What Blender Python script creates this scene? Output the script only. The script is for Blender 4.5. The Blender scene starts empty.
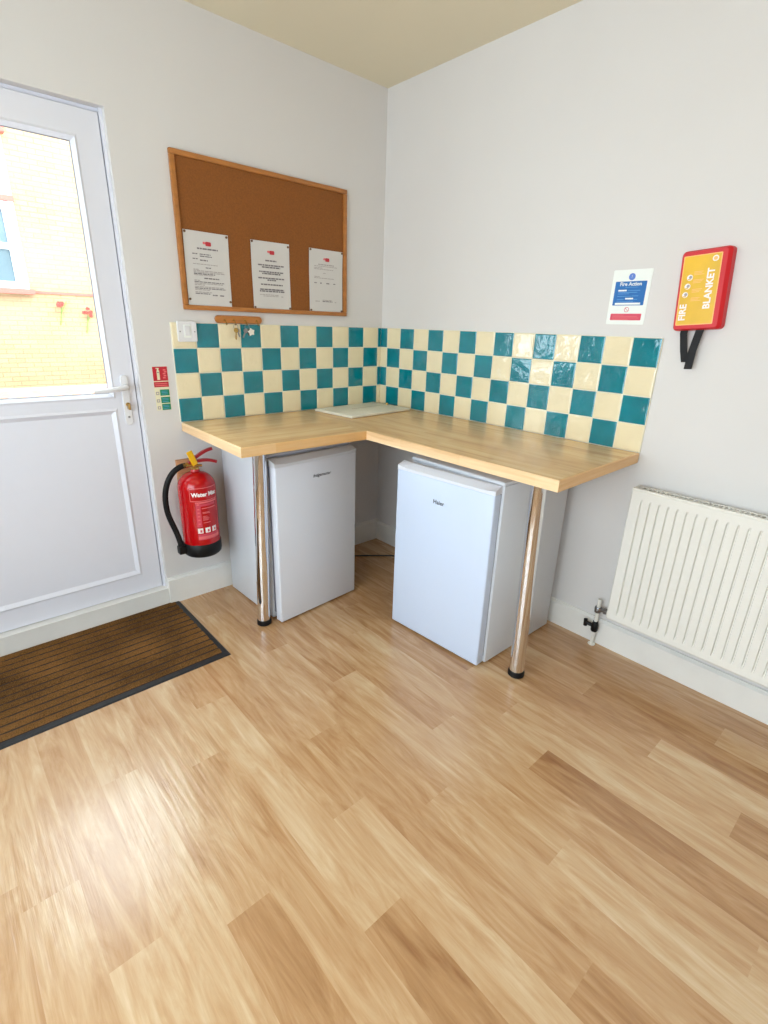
import bpy, bmesh, math, random
from mathutils import Vector, Matrix
random.seed(7)
C = bpy.context.scene.collection
PI = math.pi

# ------------------------------------------------------------------ materials
def lin(c):
    return tuple(((v/255)/12.92 if v/255 <= .04045 else ((v/255+.055)/1.055)**2.4) for v in c)
def rgba(c): return (*lin(c), 1)
def nodes(name):
    m = bpy.data.materials.new(name); m.use_nodes = True
    nt = m.node_tree; return m, nt, nt.nodes['Principled BSDF']
def mat(name, col, rough=.5, metal=0., noise=0., nscale=20., bump=0., bscale=60., stretch=(1,1,1), coat=0., spec=.5, trans=0., emit=0., bdist=.004):
    m, nt, b = nodes(name)
    b.inputs['Base Color'].default_value = rgba(col)
    b.inputs['Roughness'].default_value = rough
    b.inputs['Metallic'].default_value = metal
    b.inputs['Coat Weight'].default_value = coat
    b.inputs['Specular IOR Level'].default_value = spec
    if emit:
        b.inputs['Emission Color'].default_value = rgba(col); b.inputs['Emission Strength'].default_value = emit
    tc = nt.nodes.new('ShaderNodeTexCoord'); mp = nt.nodes.new('ShaderNodeMapping')
    mp.inputs['Scale'].default_value = stretch
    nt.links.new(tc.outputs['Object'], mp.inputs['Vector'])
    n = nt.nodes.new('ShaderNodeTexNoise'); n.inputs['Scale'].default_value = nscale; n.inputs['Detail'].default_value = 6
    nt.links.new(mp.outputs[0], n.inputs['Vector'])
    r = nt.nodes.new('ShaderNodeValToRGB')
    d = tuple(v*(1-noise) for v in lin(col)); l = tuple(min(1, v*(1+noise)) for v in lin(col))
    r.color_ramp.elements[0].color = (*d, 1); r.color_ramp.elements[1].color = (*l, 1)
    r.color_ramp.elements[0].position = .3; r.color_ramp.elements[1].position = .7
    nt.links.new(n.outputs['Fac'], r.inputs[0]); nt.links.new(r.outputs[0], b.inputs['Base Color'])
    if bump:
        n2 = nt.nodes.new('ShaderNodeTexNoise'); n2.inputs['Scale'].default_value = bscale; n2.inputs['Detail'].default_value = 4
        nt.links.new(mp.outputs[0], n2.inputs['Vector'])
        bp = nt.nodes.new('ShaderNodeBump'); bp.inputs['Strength'].default_value = bump; bp.inputs['Distance'].default_value = bdist
        nt.links.new(n2.outputs['Fac'], bp.inputs['Height']); nt.links.new(bp.outputs[0], b.inputs['Normal'])
    return m

M = {}
M['wall'] = mat('wall_paint', (216,213,211), .62, noise=.012, nscale=3, bump=.05, bscale=90)
M['ceiling'] = mat('ceiling_paint', (224,215,190), .8, noise=.01, nscale=2)
M['gloss_white'] = mat('gloss_white_paint', (229,227,222), .35, noise=.03, nscale=8)
M['upvc'] = mat('upvc', (222,223,232), .28, noise=.005)
M['gasket'] = mat('grey_gasket', (120,125,140), .5)
M['handle_white'] = mat('handle_white', (225,225,228), .25)
M['teal'] = mat('teal_glaze', (0,122,137), .07, noise=.13, nscale=11, bump=1., bscale=12, spec=.8, bdist=.006)
M['cream'] = mat('cream_glaze', (234,220,184), .08, noise=.03, nscale=9, bump=1., bscale=12, spec=.8, bdist=.006)
M['grout'] = mat('grout', (228,222,200), .8, noise=.05, nscale=30)
M['chrome'] = mat('chrome', (225,225,228), .06, 1.0)
M['steel'] = mat('brushed_steel', (150,150,152), .3, 1.0)
M['black_rubber'] = mat('black_rubber', (10,10,11), .6, noise=.1, spec=.3)
M['black_plastic'] = mat('black_plastic', (9,9,10), .45, spec=.3)
M['fridge_white'] = mat('fridge_white', (216,220,229), .3, noise=.008, nscale=6, bump=.02, bscale=300)
M['fridge_window_tint'] = mat('fridge_white_window_tint', (203,216,238), .3, noise=.008, nscale=6, bump=.02, bscale=300)  # white door tinted blue, window reflection put into the colour
M['fridge_body'] = mat('fridge_body', (206,210,216), .35, noise=.01, nscale=6, bump=.03, bscale=300)
M['fridge_grey'] = mat('fridge_trim_grey', (176,183,198), .35)
M['badge'] = mat('badge_grey', (95,98,104), .35, .2)
M['red_paint'] = mat('red_paint', (182,4,14), .2, noise=.03, nscale=10, coat=.15)
M['red_plastic'] = mat('red_plastic', (204,16,28), .45)
M['dark_red'] = mat('dark_red_paint', (150,12,28), .3)
M['yellow_plastic'] = mat('yellow_plastic', (235,180,10), .35)
M['brass'] = mat('brass', (196,160,90), .25, .9)
M['print_white'] = mat('print_white', (245,235,232), .5)
M['print_pink'] = mat('print_pink', (226,110,112), .5)
M['print_rose'] = mat('print_rose', (205,60,80), .5)
M['paper'] = mat('paper', (208,205,202), .7, noise=.01)
M['ink'] = mat('ink', (116,110,114), .7)
M['ink_faint'] = mat('faint_ink', (168,160,158), .7)
M['ink_red'] = mat('red_ink', (190,50,62), .7)
M['pin'] = mat('pin_metal', (120,92,70), .3, .6)
M['cork'] = mat('cork', (136,80,28), .85, noise=.12, nscale=170, bump=.3, bscale=220)
M['board_frame'] = mat('pine_frame', (174,112,54), .45, noise=.15, nscale=10, stretch=(1,1,4))
M['rack_wood'] = mat('rack_wood', (176,112,52), .4, noise=.18, nscale=30, stretch=(.4,3,4))
M['block_wood'] = mat('block_wood', (190,138,98), .6, noise=.15, nscale=20, stretch=(.4,3,5))
M['label_yellow'] = mat('yellow_label', (226,178,16), .35, noise=.12, nscale=9)
M['label_border'] = mat('label_border', (250,190,110), .35)
M['sign_white'] = mat('sign_white', (236,240,236), .3)
M['sign_blue'] = mat('sign_blue', (20,104,178), .3, noise=.06, nscale=12)
M['sign_blue_pale'] = mat('sign_blue_pale', (92,128,205), .3)
M['sign_blue_line'] = mat('sign_blue_line', (96,160,215), .3)
M['sign_red'] = mat('sign_red', (214,72,96), .3)
M['sign_green'] = mat('sign_green', (10,132,92), .35)
M['sign_deep_red'] = mat('sign_deep_red', (190,30,48), .35)
M['sign_cream'] = mat('sign_cream', (228,222,190), .4)
M['strap'] = mat('black_webbing', (14,15,20), .7, bump=.3, bscale=500)
M['radiator'] = mat('radiator_enamel', (232,230,223), .25, noise=.006)
M['rad_shade'] = mat('radiator_cavity_shade', (44,32,26), .9)
M['pipe_white'] = mat('pipe_white_paint', (228,226,218), .4)
M['board_white'] = mat('chopping_board_plastic', (226,222,206), .45, noise=.03)
M['board_line'] = mat('board_groove', (170,160,140), .6)
M['key_white'] = mat('key_fob_white', (236,234,224), .5)
M['cable'] = mat('cable_black', (12,11,11), .5)
M['mat_rubber'] = mat('mat_rubber', (28,28,31), .5, noise=.2, nscale=60, bump=.3, bscale=120)
M['brick_render'] = mat('pale_render', (235,232,228), .8, noise=.03, nscale=2)
M['curtain_pale'] = mat('net_curtain', (240,240,238), .8)
M['paving'] = mat('paving', (215,210,200), .9, noise=.1, nscale=4, bump=.3, bscale=10)
M['flower'] = mat('red_petals', (215,70,60), .6)
M['leaf'] = mat('green_leaves', (120,140,70), .6, noise=.2)
M['garden_stone'] = mat('garden_stone', (176,142,122), .9, noise=.25, nscale=6)
M['lintel'] = mat('terracotta', (190,96,84), .8)

def m_glass():
    m = bpy.data.materials.new('clear_glass'); m.use_nodes = True; nt = m.node_tree; nt.nodes.clear()
    o = nt.nodes.new('ShaderNodeOutputMaterial'); mx = nt.nodes.new('ShaderNodeMixShader')
    t = nt.nodes.new('ShaderNodeBsdfTransparent'); g = nt.nodes.new('ShaderNodeBsdfGlossy'); lw = nt.nodes.new('ShaderNodeLayerWeight'); lw.inputs[0].default_value=.5; pw = nt.nodes.new('ShaderNodeMath'); pw.operation='POWER'; pw.inputs[1].default_value=5; f = nt.nodes.new('ShaderNodeMath'); f.operation='MULTIPLY_ADD'; f.inputs[1].default_value=.9; f.inputs[2].default_value=.04; nt.links.new(lw.outputs['Facing'],pw.inputs[0]); nt.links.new(pw.outputs[0],f.inputs[0])
    t.inputs[0].default_value = (.96,.98,.97,1); g.inputs['Roughness'].default_value = .02
    nt.links.new(f.outputs[0], mx.inputs[0]); nt.links.new(t.outputs[0], mx.inputs[1]); nt.links.new(g.outputs[0], mx.inputs[2])
    nt.links.new(mx.outputs[0], o.inputs[0]); return m
M['glass'] = m_glass()
def m_darkglass():
    return mat('window_glass', (150,190,215), .05, noise=.1, nscale=2)
M['pane'] = mat('window_glass', (92,112,120), .1, noise=.15, nscale=2)

def wood_graph(name, ramp, axis, scale=1., rough=.35, attr=None, bump=.05, staves=None, spec=.5, coat=0.):
    """wood grain running along axis 'X' or 'Y'; optional per-face tone attribute, optional staves (length,width)"""
    m, nt, b = nodes(name); L = nt.links.new; N = nt.nodes.new
    tc = N('ShaderNodeTexCoord')
    def mapping(sc):
        mp = N('ShaderNodeMapping'); mp.inputs['Scale'].default_value = sc; return mp
    lo, hi = (1.2*scale, 16*scale) if not attr else (3.2, 21)
    mp = mapping((lo, hi, hi) if axis == 'X' else (hi, lo, hi))
    src = tc.outputs['Object']
    if attr:
        at = N('ShaderNodeAttribute'); at.attribute_name = attr
        off = N('ShaderNodeVectorMath'); off.operation = 'MULTIPLY_ADD'
        cx = N('ShaderNodeCombineXYZ'); L(at.outputs['Fac'], cx.inputs[2]); 
        off.inputs[1].default_value = (0,0,37.); L(cx.outputs[0], off.inputs[0]); L(src, off.inputs[2])
        src = off.outputs[0]
    L(src, mp.inputs['Vector'])
    n = N('ShaderNodeTexNoise'); n.inputs['Scale'].default_value = 1.; n.inputs['Detail'].default_value = 7; n.inputs['Roughness'].default_value = .62; n.inputs['Distortion'].default_value = .9 if not attr else 1.1
    L(mp.outputs[0], n.inputs['Vector'])
    # fine fibres
    mp2 = mapping((6*scale, 120*scale, 120*scale) if axis == 'X' else (120*scale, 6*scale, 120*scale)); L(src, mp2.inputs['Vector'])
    n2 = N('ShaderNodeTexNoise'); n2.inputs['Scale'].default_value = 1.; n2.inputs['Detail'].default_value = 3; L(mp2.outputs[0], n2.inputs['Vector'])
    fib = N('ShaderNodeMath'); fib.operation = 'MULTIPLY_ADD'; fib.inputs[1].default_value = .22 if not attr else .34; L(n2.outputs['Fac'], fib.inputs[0])
    s0 = N('ShaderNodeMath'); s0.operation = 'SUBTRACT'; s0.inputs[1].default_value = .11 if not attr else .17; L(n.outputs['Fac'], s0.inputs[0]); L(s0.outputs[0], fib.inputs[2])
    fac = fib.outputs[0]
    if attr:
        a2 = N('ShaderNodeMath'); a2.operation = 'MULTIPLY_ADD'; a2.inputs[1].default_value = .48; L(at.outputs['Fac'], a2.inputs[0])
        s1 = N('ShaderNodeMath'); s1.operation = 'SUBTRACT'; s1.inputs[1].default_value = .24; L(fac, s1.inputs[0]); L(s1.outputs[0], a2.inputs[2]); fac = a2.outputs[0]
    if staves:
        br = N('ShaderNodeTexBrick'); mp3 = N('ShaderNodeMapping')
        if axis == 'Y': mp3.inputs['Rotation'].default_value = (0,0,PI/2)
        L(tc.outputs['Object'], mp3.inputs['Vector']); L(mp3.outputs[0], br.inputs['Vector'])
        br.inputs['Scale'].default_value = 1.; br.inputs['Mortar Size'].default_value = .0004
        br.inputs['Brick Width'].default_value = staves[0]; br.inputs['Row Height'].default_value = staves[1]
        br.inputs['Color1'].default_value = (.2,.2,.2,1); br.inputs['Color2'].default_value = (.8,.8,.8,1); br.inputs['Mortar'].default_value = (.35,.35,.35,1); br.offset = .37
        a3 = N('ShaderNodeMath'); a3.operation = 'MULTIPLY_ADD'; a3.inputs[1].default_value = .26; L(br.outputs['Color'], a3.inputs[0])
        s2 = N('ShaderNodeMath'); s2.operation = 'SUBTRACT'; s2.inputs[1].default_value = .13; L(fac, s2.inputs[0]); L(s2.outputs[0], a3.inputs[2]); fac = a3.outputs[0]
    r = N('ShaderNodeValToRGB'); el = r.color_ramp.elements
    el[0].position, el[0].color = ramp[0][0], rgba(ramp[0][1]); el[1].position, el[1].color = ramp[-1][0], rgba(ramp[-1][1])
    for p, c in ramp[1:-1]:
        e = el.new(p); e.color = rgba(c)
    L(fac, r.inputs[0]); L(r.outputs[0], b.inputs['Base Color'])
    b.inputs['Roughness'].default_value = rough; b.inputs['Specular IOR Level'].default_value = spec; b.inputs['Coat Weight'].default_value = coat
    bp = N('ShaderNodeBump'); bp.inputs['Strength'].default_value = bump; bp.inputs['Distance'].default_value = .003
    L(n2.outputs['Fac'], bp.inputs['Height']); L(bp.outputs[0], b.inputs['Normal'])
    return m
M['floor'] = wood_graph('wood_vinyl', [(.08,(142,96,56)),(.40,(179,136,92)),(.60,(196,159,117)),(.92,(217,191,155))], 'Y', .75, .24, 'tone', .3, None, .9)
M['counter_x'] = wood_graph('beech_block_x', [(.25,(198,152,96)),(.5,(222,182,126)),(.8,(238,208,158))], 'X', 1.3, .27, None, .03, (.5,.045))
M['counter_y'] = wood_graph('beech_block_y', [(.25,(198,152,96)),(.5,(222,182,126)),(.8,(238,208,158))], 'Y', 1.3, .27, None, .03, (.5,.045))
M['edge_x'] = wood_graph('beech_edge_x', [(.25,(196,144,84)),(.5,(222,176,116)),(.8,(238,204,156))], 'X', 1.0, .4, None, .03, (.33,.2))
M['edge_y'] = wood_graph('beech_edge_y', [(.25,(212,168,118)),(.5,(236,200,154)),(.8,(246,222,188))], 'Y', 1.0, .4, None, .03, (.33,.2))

def m_mat():
    m, nt, b = nodes('coir_pile'); L = nt.links.new; N = nt.nodes.new
    tc = N('ShaderNodeTexCoord')
    n = N('ShaderNodeTexNoise'); n.inputs['Scale'].default_value = 260; n.inputs['Detail'].default_value = 3; L(tc.outputs['Object'], n.inputs['Vector'])
    n2 = N('ShaderNodeTexNoise'); n2.inputs['Scale'].default_value = 3.5; n2.inputs['Detail'].default_value = 2; L(tc.outputs['Object'], n2.inputs['Vector'])
    a = N('ShaderNodeMath'); a.operation = 'ADD'; L(n.outputs['Fac'], a.inputs[0]); L(n2.outputs['Fac'], a.inputs[1])
    r = N('ShaderNodeValToRGB'); e = r.color_ramp.elements
    e[0].position, e[0].color = .34, rgba((62,42,22)); e[1].position, e[1].color = .68, rgba((142,100,54))
    h = N('ShaderNodeMath'); h.operation = 'MULTIPLY'; h.inputs[1].default_value = .5; L(a.outputs[0], h.inputs[0]); L(h.outputs[0], r.inputs[0])
    L(r.outputs[0], b.inputs['Base Color']); b.inputs['Roughness'].default_value = .95; b.inputs['Specular IOR Level'].default_value = .1
    bp = N('ShaderNodeBump'); bp.inputs['Strength'].default_value = .8; bp.inputs['Distance'].default_value = .004; L(n.outputs['Fac'], bp.inputs['Height']); L(bp.outputs[0], b.inputs['Normal'])
    return m
M['coir'] = m_mat()
M['pile_base'] = mat('pile_base', (52,37,22), .95, noise=.3, nscale=90)
def m_brick():
    m, nt, b = nodes('buff_brick'); L = nt.links.new; N = nt.nodes.new
    tc = N('ShaderNodeTexCoord'); mp = N('ShaderNodeMapping'); mp.inputs['Rotation'].default_value = (PI/2, 0, 0)
    L(tc.outputs['Object'], mp.inputs['Vector'])
    br = N('ShaderNodeTexBrick'); L(mp.outputs[0], br.inputs['Vector'])
    br.inputs['Scale'].default_value = 1; br.inputs['Brick Width'].default_value = .15; br.inputs['Row Height'].default_value = .048; br.inputs['Mortar Size'].default_value = .005
    br.inputs['Color1'].default_value = rgba((156,124,84)); br.inputs['Color2'].default_value = rgba((172,142,100)); br.inputs['Mortar'].default_value = rgba((128,82,48))
    n = N('ShaderNodeTexNoise'); n.inputs['Scale'].default_value = 1.6; n.inputs['Detail'].default_value = 5; L(tc.outputs['Object'], n.inputs['Vector'])
    mx = N('ShaderNodeMixRGB'); mx.blend_type = 'MIX'; mx.inputs[2].default_value = rgba((172,152,120)); L(n.outputs['Fac'], mx.inputs[0]); L(br.outputs['Color'], mx.inputs[1])
    L(mx.outputs[0], b.inputs['Base Color']); b.inputs['Roughness'].default_value = .9
    return m
M['brick'] = m_brick()

# ------------------------------------------------------------------ mesh builder
class MB:
    def __init__(s): s.v = []; s.f = []; s.m = []; s.s = []
    def add(s, vs, fs, m=0, smooth=False):
        o = len(s.v); s.v += [tuple(v) for v in vs]; s.f += [tuple(i+o for i in f) for f in fs]
        s.m += [m]*len(fs); s.s += [smooth]*len(fs); return s
    def box(s, x0, x1, y0, y1, z0, z1, m=0, X=None):
        vs = [(x,y,z) for z in (z0,z1) for y in (y0,y1) for x in (x0,x1)]
        if X: vs = [X @ Vector(v) for v in vs]
        return s.add(vs, [(0,2,3,1),(4,5,7,6),(0,1,5,4),(2,6,7,3),(0,4,6,2),(1,3,7,5)], m)
    def bbox(s, x0, x1, y0, y1, z0, z1, bev=.003, seg=2, m=0, X=None, smooth=True):
        bm = bmesh.new(); bmesh.ops.create_cube(bm, size=1)
        for v in bm.verts:
            v.co = Vector(((x0+x1)/2+v.co.x*(x1-x0), (y0+y1)/2+v.co.y*(y1-y0), (z0+z1)/2+v.co.z*(z1-z0)))
        bmesh.ops.bevel(bm, geom=bm.edges[:], offset=bev, segments=seg, affect='EDGES', profile=.5)
        return s.bm(bm, m, X, smooth)
    def bm(s, bm, m=0, X=None, smooth=False):
        bm.verts.ensure_lookup_table()
        vs = [(X @ v.co) if X else v.co.copy() for v in bm.verts]
        for i, v in enumerate(bm.verts): v.index = i
        fs = [tuple(v.index for v in f.verts) for f in bm.faces]
        bm.free(); return s.add(vs, fs, m, smooth)
    def tube(s, pts, r, seg=12, m=0, cap=True, closed=False):
        pts = [Vector(p) for p in pts]; n = len(pts); rr = r if isinstance(r, (list,tuple)) else [r]*n
        vs = []; up = None
        for i, p in enumerate(pts):
            if closed: t = (pts[(i+1)%n]-pts[i-1]).normalized()
            else: t = (pts[min(i+1,n-1)]-pts[max(i-1,0)]).normalized()
            if up is None:
                up = Vector((0,0,1)) if abs(t.z) < .9 else Vector((1,0,0))
            a = (up - t*up.dot(t)).normalized(); b = t.cross(a); up = a
            vs += [p + (a*math.cos(2*PI*k/seg)+b*math.sin(2*PI*k/seg))*rr[i] for k in range(seg)]
        fs = []
        for i in range(n if closed else n-1):
            j = (i+1) % n
            for k in range(seg):
                k2 = (k+1)%seg; fs.append((i*seg+k, i*seg+k2, j*seg+k2, j*seg+k))
        s.add(vs, fs, m, True)
        if cap and not closed:
            s.add(vs[:seg], [tuple(reversed(range(seg)))], m); s.add(vs[-seg:], [tuple(range(seg))], m)
        return s
    def lathe(s, prof, c, seg=40, m=0, X=None, smooth=True):
        vs = []; fs = []; n = len(prof)
        for k in range(seg):
            a = 2*PI*k/seg
            for r, z in prof: vs.append(Vector((c[0]+r*math.cos(a), c[1]+r*math.sin(a), c[2]+z)))
        for k in range(seg):
            k2 = (k+1)%seg
            for i in range(n-1): fs.append((k*n+i, k2*n+i, k2*n+i+1, k*n+i+1))
        if X: vs = [X @ v for v in vs]
        return s.add(vs, fs, m, smooth)
    def prism(s, out, F, d0, d1, m=0, smooth=False):
        """outline in (u,v), frame F maps (u,v,w)->world, extruded from w=d0 to d1"""
        n = len(out)
        vs = [F(u,v,d0) for u,v in out]+[F(u,v,d1) for u,v in out]
        fs = [tuple(reversed(range(n))), tuple(range(n,2*n))]+[(i,(i+1)%n,n+(i+1)%n,n+i) for i in range(n)]
        return s.add(vs, fs, m, smooth)
    def flat(s, u0, u1, v0, v1, F, w, m=0, nu=1):
        vs = []; fs = []
        for i in range(nu+1):
            u = u0+(u1-u0)*i/nu; vs += [F(u,v0,w), F(u,v1,w)]
        for i in range(nu): fs.append((2*i,2*i+2,2*i+3,2*i+1))
        return s.add(vs, fs, m)
    def text(s, txt, size, u, v, F, w, m=0, bold=0., align='CENTER', sx=1., shear=0.):
        cu = bpy.data.curves.new('t','FONT'); cu.body = txt; cu.size = size; cu.align_x = align; cu.align_y = 'CENTER'; cu.offset = bold; cu.shear = shear; cu.resolution_u = 2
        ob = bpy.data.objects.new('t', cu); C.objects.link(ob)
        me = bpy.data.meshes.new_from_object(ob.evaluated_get(bpy.context.evaluated_depsgraph_get()))
        s.add([F(u+q.co.x*sx, v+q.co.y, w) for q in me.vertices], [tuple(p.vertices) for p in me.polygons], m)
        bpy.data.objects.remove(ob); bpy.data.curves.remove(cu); bpy.data.meshes.remove(me); return s
    def build(s, name, mats, parent=None, loc=None, bevel=0., seg=2, origin=None):
        me = bpy.data.meshes.new(name)
        o0 = Vector(origin) if origin is not None else Vector((0,0,0))
        me.from_pydata([tuple(Vector(v)-o0) for v in s.v], [], s.f)
        for mm in (mats if isinstance(mats, (list,tuple)) else [mats]): me.materials.append(M[mm])
        me.polygons.foreach_set('material_index', s.m); me.polygons.foreach_set('use_smooth', s.s)
        bm = bmesh.new(); bm.from_mesh(me); bmesh.ops.recalc_face_normals(bm, faces=bm.faces); bm.to_mesh(me); bm.free()
        me.update()
        o = bpy.data.objects.new(name, me); C.objects.link(o); o.location = o0
        if any(s.s):
            for p in me.polygons: pass
            md = o.modifiers.new('sharp', 'EDGE_SPLIT'); md.split_angle = math.radians(38)
        if bevel:
            b = o.modifiers.new('bevel','BEVEL'); b.width = bevel; b.segments = seg; b.limit_method = 'ANGLE'
        if parent is not None:
            o.parent = parent; o.location = o0 - WL[parent]
        WL[o] = o0
        return o
WL = {}
def tag(o, label=None, cat=None, group=None, kind=None):
    if label: o['label'] = label
    if cat: o['category'] = cat
    if group: o['group'] = group
    if kind: o['kind'] = kind
    return o
def thing(name, loc, label=None, cat=None, group=None, kind=None):
    o = bpy.data.objects.new(name, None); C.objects.link(o); o.location = loc; o.empty_display_size = .05; WL[o] = Vector(loc)
    return tag(o, label, cat, group, kind)
def FL(x0, z0, y=0., ang=0.):      # frame on the left-hand wall, facing -y
    c, s_ = math.cos(ang), math.sin(ang)
    return lambda u,v,w: Vector((x0+u*c-v*s_, y-w, z0+u*s_+v*c))
def FR(u0, z0, x=0., ang=0.):      # frame on the right-hand wall, facing -x ; u runs towards -y
    c, s_ = math.cos(ang), math.sin(ang)
    return lambda u,v,w: Vector((x-w, -(u0+u*c-v*s_), z0+u*s_+v*c))
def rrect(w, h, r, n=5, cx=0, cy=0):
    out = []
    for (sx, sy, a0) in ((1,-1,-PI/2),(1,1,0),(-1,1,PI/2),(-1,-1,PI)):
        for k in range(n+1):
            a = a0+PI/2*k/n; out.append((cx+sx*(w/2-r)+r*math.cos(a), cy+sy*(h/2-r)+r*math.sin(a)))
    return out
def bez(p0, p1, p2, p3, n=16):
    p0,p1,p2,p3 = map(Vector,(p0,p1,p2,p3))
    return [p0*(1-t)**3+p1*3*t*(1-t)**2+p2*3*t*t*(1-t)+p3*t**3 for t in [i/n for i in range(n+1)]]

# ------------------------------------------------------------------ room shell
RX0, RY0, H = -3.35, -4.3, 2.51
WT = .15
DX0, DX1, DZ = -2.29, -1.400, 2.093      # door opening
def struct(mb, name, mats, **k): return tag(mb.build(name, mats, **k), kind='structure')
# floor: one sheet of plank-printed vinyl, plank tone kept per face
fl = bpy.data.meshes.new('floor'); bm = bmesh.new(); tones = []
known = {0:(-1.467,{0:.62,-1:.45,1:.75}),1:(-1.03,{-1:.35,0:.72,1:.95,2:.5}),2:(-.685,{-1:.3,0:.55,1:.62}),3:(-1.22,{-1:.62,0:.42,1:.3}),4:(-1.52,{-1:.5,0:.8}),
 5:(-.828,{-1:.55,0:.85,1:.25}),6:(-1.072,{-1:.75,0:.6}),7:(-.6,{0:.7}),8:(-.967,{-1:.75,0:.85}),9:(-1.5,{-1:.6,0:.85}),11:(-1.15,{-1:.8,0:.6}),
 -1:(-1.79,{-1:.72,0:.15,1:.5}),-2:(-1.584,{-1:.35,0:.78,1:.6}),-3:(-1.33,{0:.62,1:.2}),-4:(-1.05,{0:.3,1:.85}),-5:(-1.725,{-1:.5,0:.12,1:.7}),-6:(-2.162,{-1:.3,0:.75}),-7:(-1.3,{0:.35,1:.3}),-8:(-1.9,{0:.3})}
for n in range(-9, 26):
    xa, xb = max(-.885-.12*(n+1), RX0), min(-.885-.12*n, 0)
    if xb <= xa: continue
    y0, tn = known.get(n, (-random.uniform(.2,1.2), {}))
    for k in range(-4, 6):
        a, b_ = y0-.978*k, y0-.978*(k+1)
        a, b_ = min(a, 0), max(b_, RY0)
        if b_ >= a: continue
        f = bm.faces.new([bm.verts.new(c) for c in ((xa,b_,0),(xb,b_,0),(xb,a,0),(xa,a,0))])
        tones.append(tn.get(k, random.uniform(.2,.8)))
f_ = bm.to_mesh(fl); bm.free()
at = fl.attributes.new('tone','FLOAT','FACE'); at.data.foreach_set('value', tones)
fl.materials.append(M['floor'])
fo = bpy.data.objects.new('floor', fl); C.objects.link(fo); tag(fo, kind='structure')
struct(MB().box(RX0-WT, WT, RY0-WT, WT, -.1, -.002), 'floor_slab', 'grout')
struct(MB().box(RX0-WT, WT, RY0-WT, WT, H, H+.12), 'ceiling', 'ceiling')
struct(MB().box(0, WT, RY0, WT, 0, H), 'wall_right', 'wall')
w = MB().box(RX0, DX0, 0, WT, 0, H).box(DX1, 0, 0, WT, 0, H).box(DX0, DX1, 0, WT, DZ, H)
struct(w, 'wall_left', 'wall')
struct(MB().box(RX0, 0, RY0-WT, RY0, 0, H), 'wall_rear', 'wall')
# wall behind the camera's left with a wide window
WY0, WY1, WZ0, WZ1 = -3.3, -.6, .5, 2.15
w = MB().box(RX0-WT, RX0, RY0, WY0, 0, H).box(RX0-WT, RX0, WY1, 0, 0, H).box(RX0-WT, RX0, WY0, WY1, 0, WZ0).box(RX0-WT, RX0, WY0, WY1, WZ1, H)
struct(w, 'wall_side', 'wall')
wf = MB()
for a, b_, c_, d in ((WY0,WY0+.05,WZ0,WZ1),(WY1-.05,WY1,WZ0,WZ1),(WY0,WY1,WZ0,WZ0+.05),(WY0,WY1,WZ1-.05,WZ1),((WY0+WY1)/2-.03,(WY0+WY1)/2+.03,WZ0,WZ1)):
    wf.box(RX0-.09, RX0-.04, a, b_, c_, d)
win = thing('window_1', (RX0-.065,(WY0+WY1)/2,WZ0), kind='structure')
wf.build('window_frame','upvc',win)
MB().box(RX0-.068,RX0-.062,WY0+.05,WY1-.05,WZ0+.05,WZ1-.05).build('glass_pane','glass',win)

# skirtings
sk = MB()
def skirt_prof(t, h): return [(0,0),(t,0),(t,h-.012),(t*.55,h-.004),(t*.5,h),(0,h)]
sk.prism([(p[0],p[1]) for p in skirt_prof(.02,.138)], lambda u,v,w: Vector((w,-u,v)), DX1+.002, 0)
struct(sk, 'baseboard_left', 'gloss_white')
sk = MB(); sk.prism([(p[0],p[1]) for p in skirt_prof(.018,.125)], lambda u,v,w: Vector((-u,w,v)), RY0, -.02)
struct(sk, 'baseboard_right', 'gloss_white')

# ------------------------------------------------------------------ door
door = thing('door_1', ((DX0+DX1)/2,.06,.0), kind='structure')
YD = .032
th = MB().box(DX0, DX1, -.002, .12, 0, .080).box(DX0, DX1, -.006, .12, .080, .086)
struct(th, 'trim_1', 'gloss_white', bevel=.001)
fr = MB().box(DX1-.012, DX1, YD-.004, .13, .086, DZ).box(DX0, DX0+.012, YD-.004, .13, .086, DZ).box(DX0+.012, DX1-.012, YD+.01, .13, DZ-.012, DZ).box(DX1-.05,DX1-.012,YD+.06,.13,.086,DZ-.012).box(DX0+.012,DX0+.05,YD+.06,.13,.086,DZ-.012)
fr.build('door_frame','upvc',door)
lx0, lx1, lz0, lz1 = DX0+.016, DX1-.016, .092, DZ-.016
gx0, gx1, gz0, gz1 = lx0+.12, -1.511, 1.044, 1.979
lf = MB()
lf.box(lx0,gx0,YD,YD+.055,lz0,lz1).box(gx1,lx1,YD,YD+.055,lz0,lz1).box(gx0,gx1,YD,YD+.055,gz1,lz1).box(gx0,gx1,YD+.008,YD+.05,lz0+.1,gz0-.065).box(gx0,gx1,YD,YD+.055,lz0,lz0+.1).box(gx0,gx1,YD,YD+.055,gz0-.065,gz0)
lf.build('door_leaf','upvc',door)
def ring(mb, x0,x1,z0,z1,wd,yo,yi,m=0):
    # sloped bead: outer edge at yo, inner edge at yi
    o=[(x0,z0),(x1,z0),(x1,z1),(x0,z1)]; i=[(x0+wd,z0+wd),(x1-wd,z0+wd),(x1-wd,z1-wd),(x0+wd,z1-wd)]
    vs=[(a,yo,b) for a,b in o]+[(a,yi,b) for a,b in i]
    mb.add(vs,[(k,(k+1)%4,4+(k+1)%4,4+k) for k in range(4)],m)
bd = MB(); ring(bd,gx0-.004,gx1+.004,gz0-.004,gz1+.004,.014,YD-.004,YD+.012); ring(bd,gx0-.012,gx1+.012,gz0-.012,gz1+.012,.008,YD,YD-.004)
bd.build('glazing_bead','upvc',door)
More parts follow.
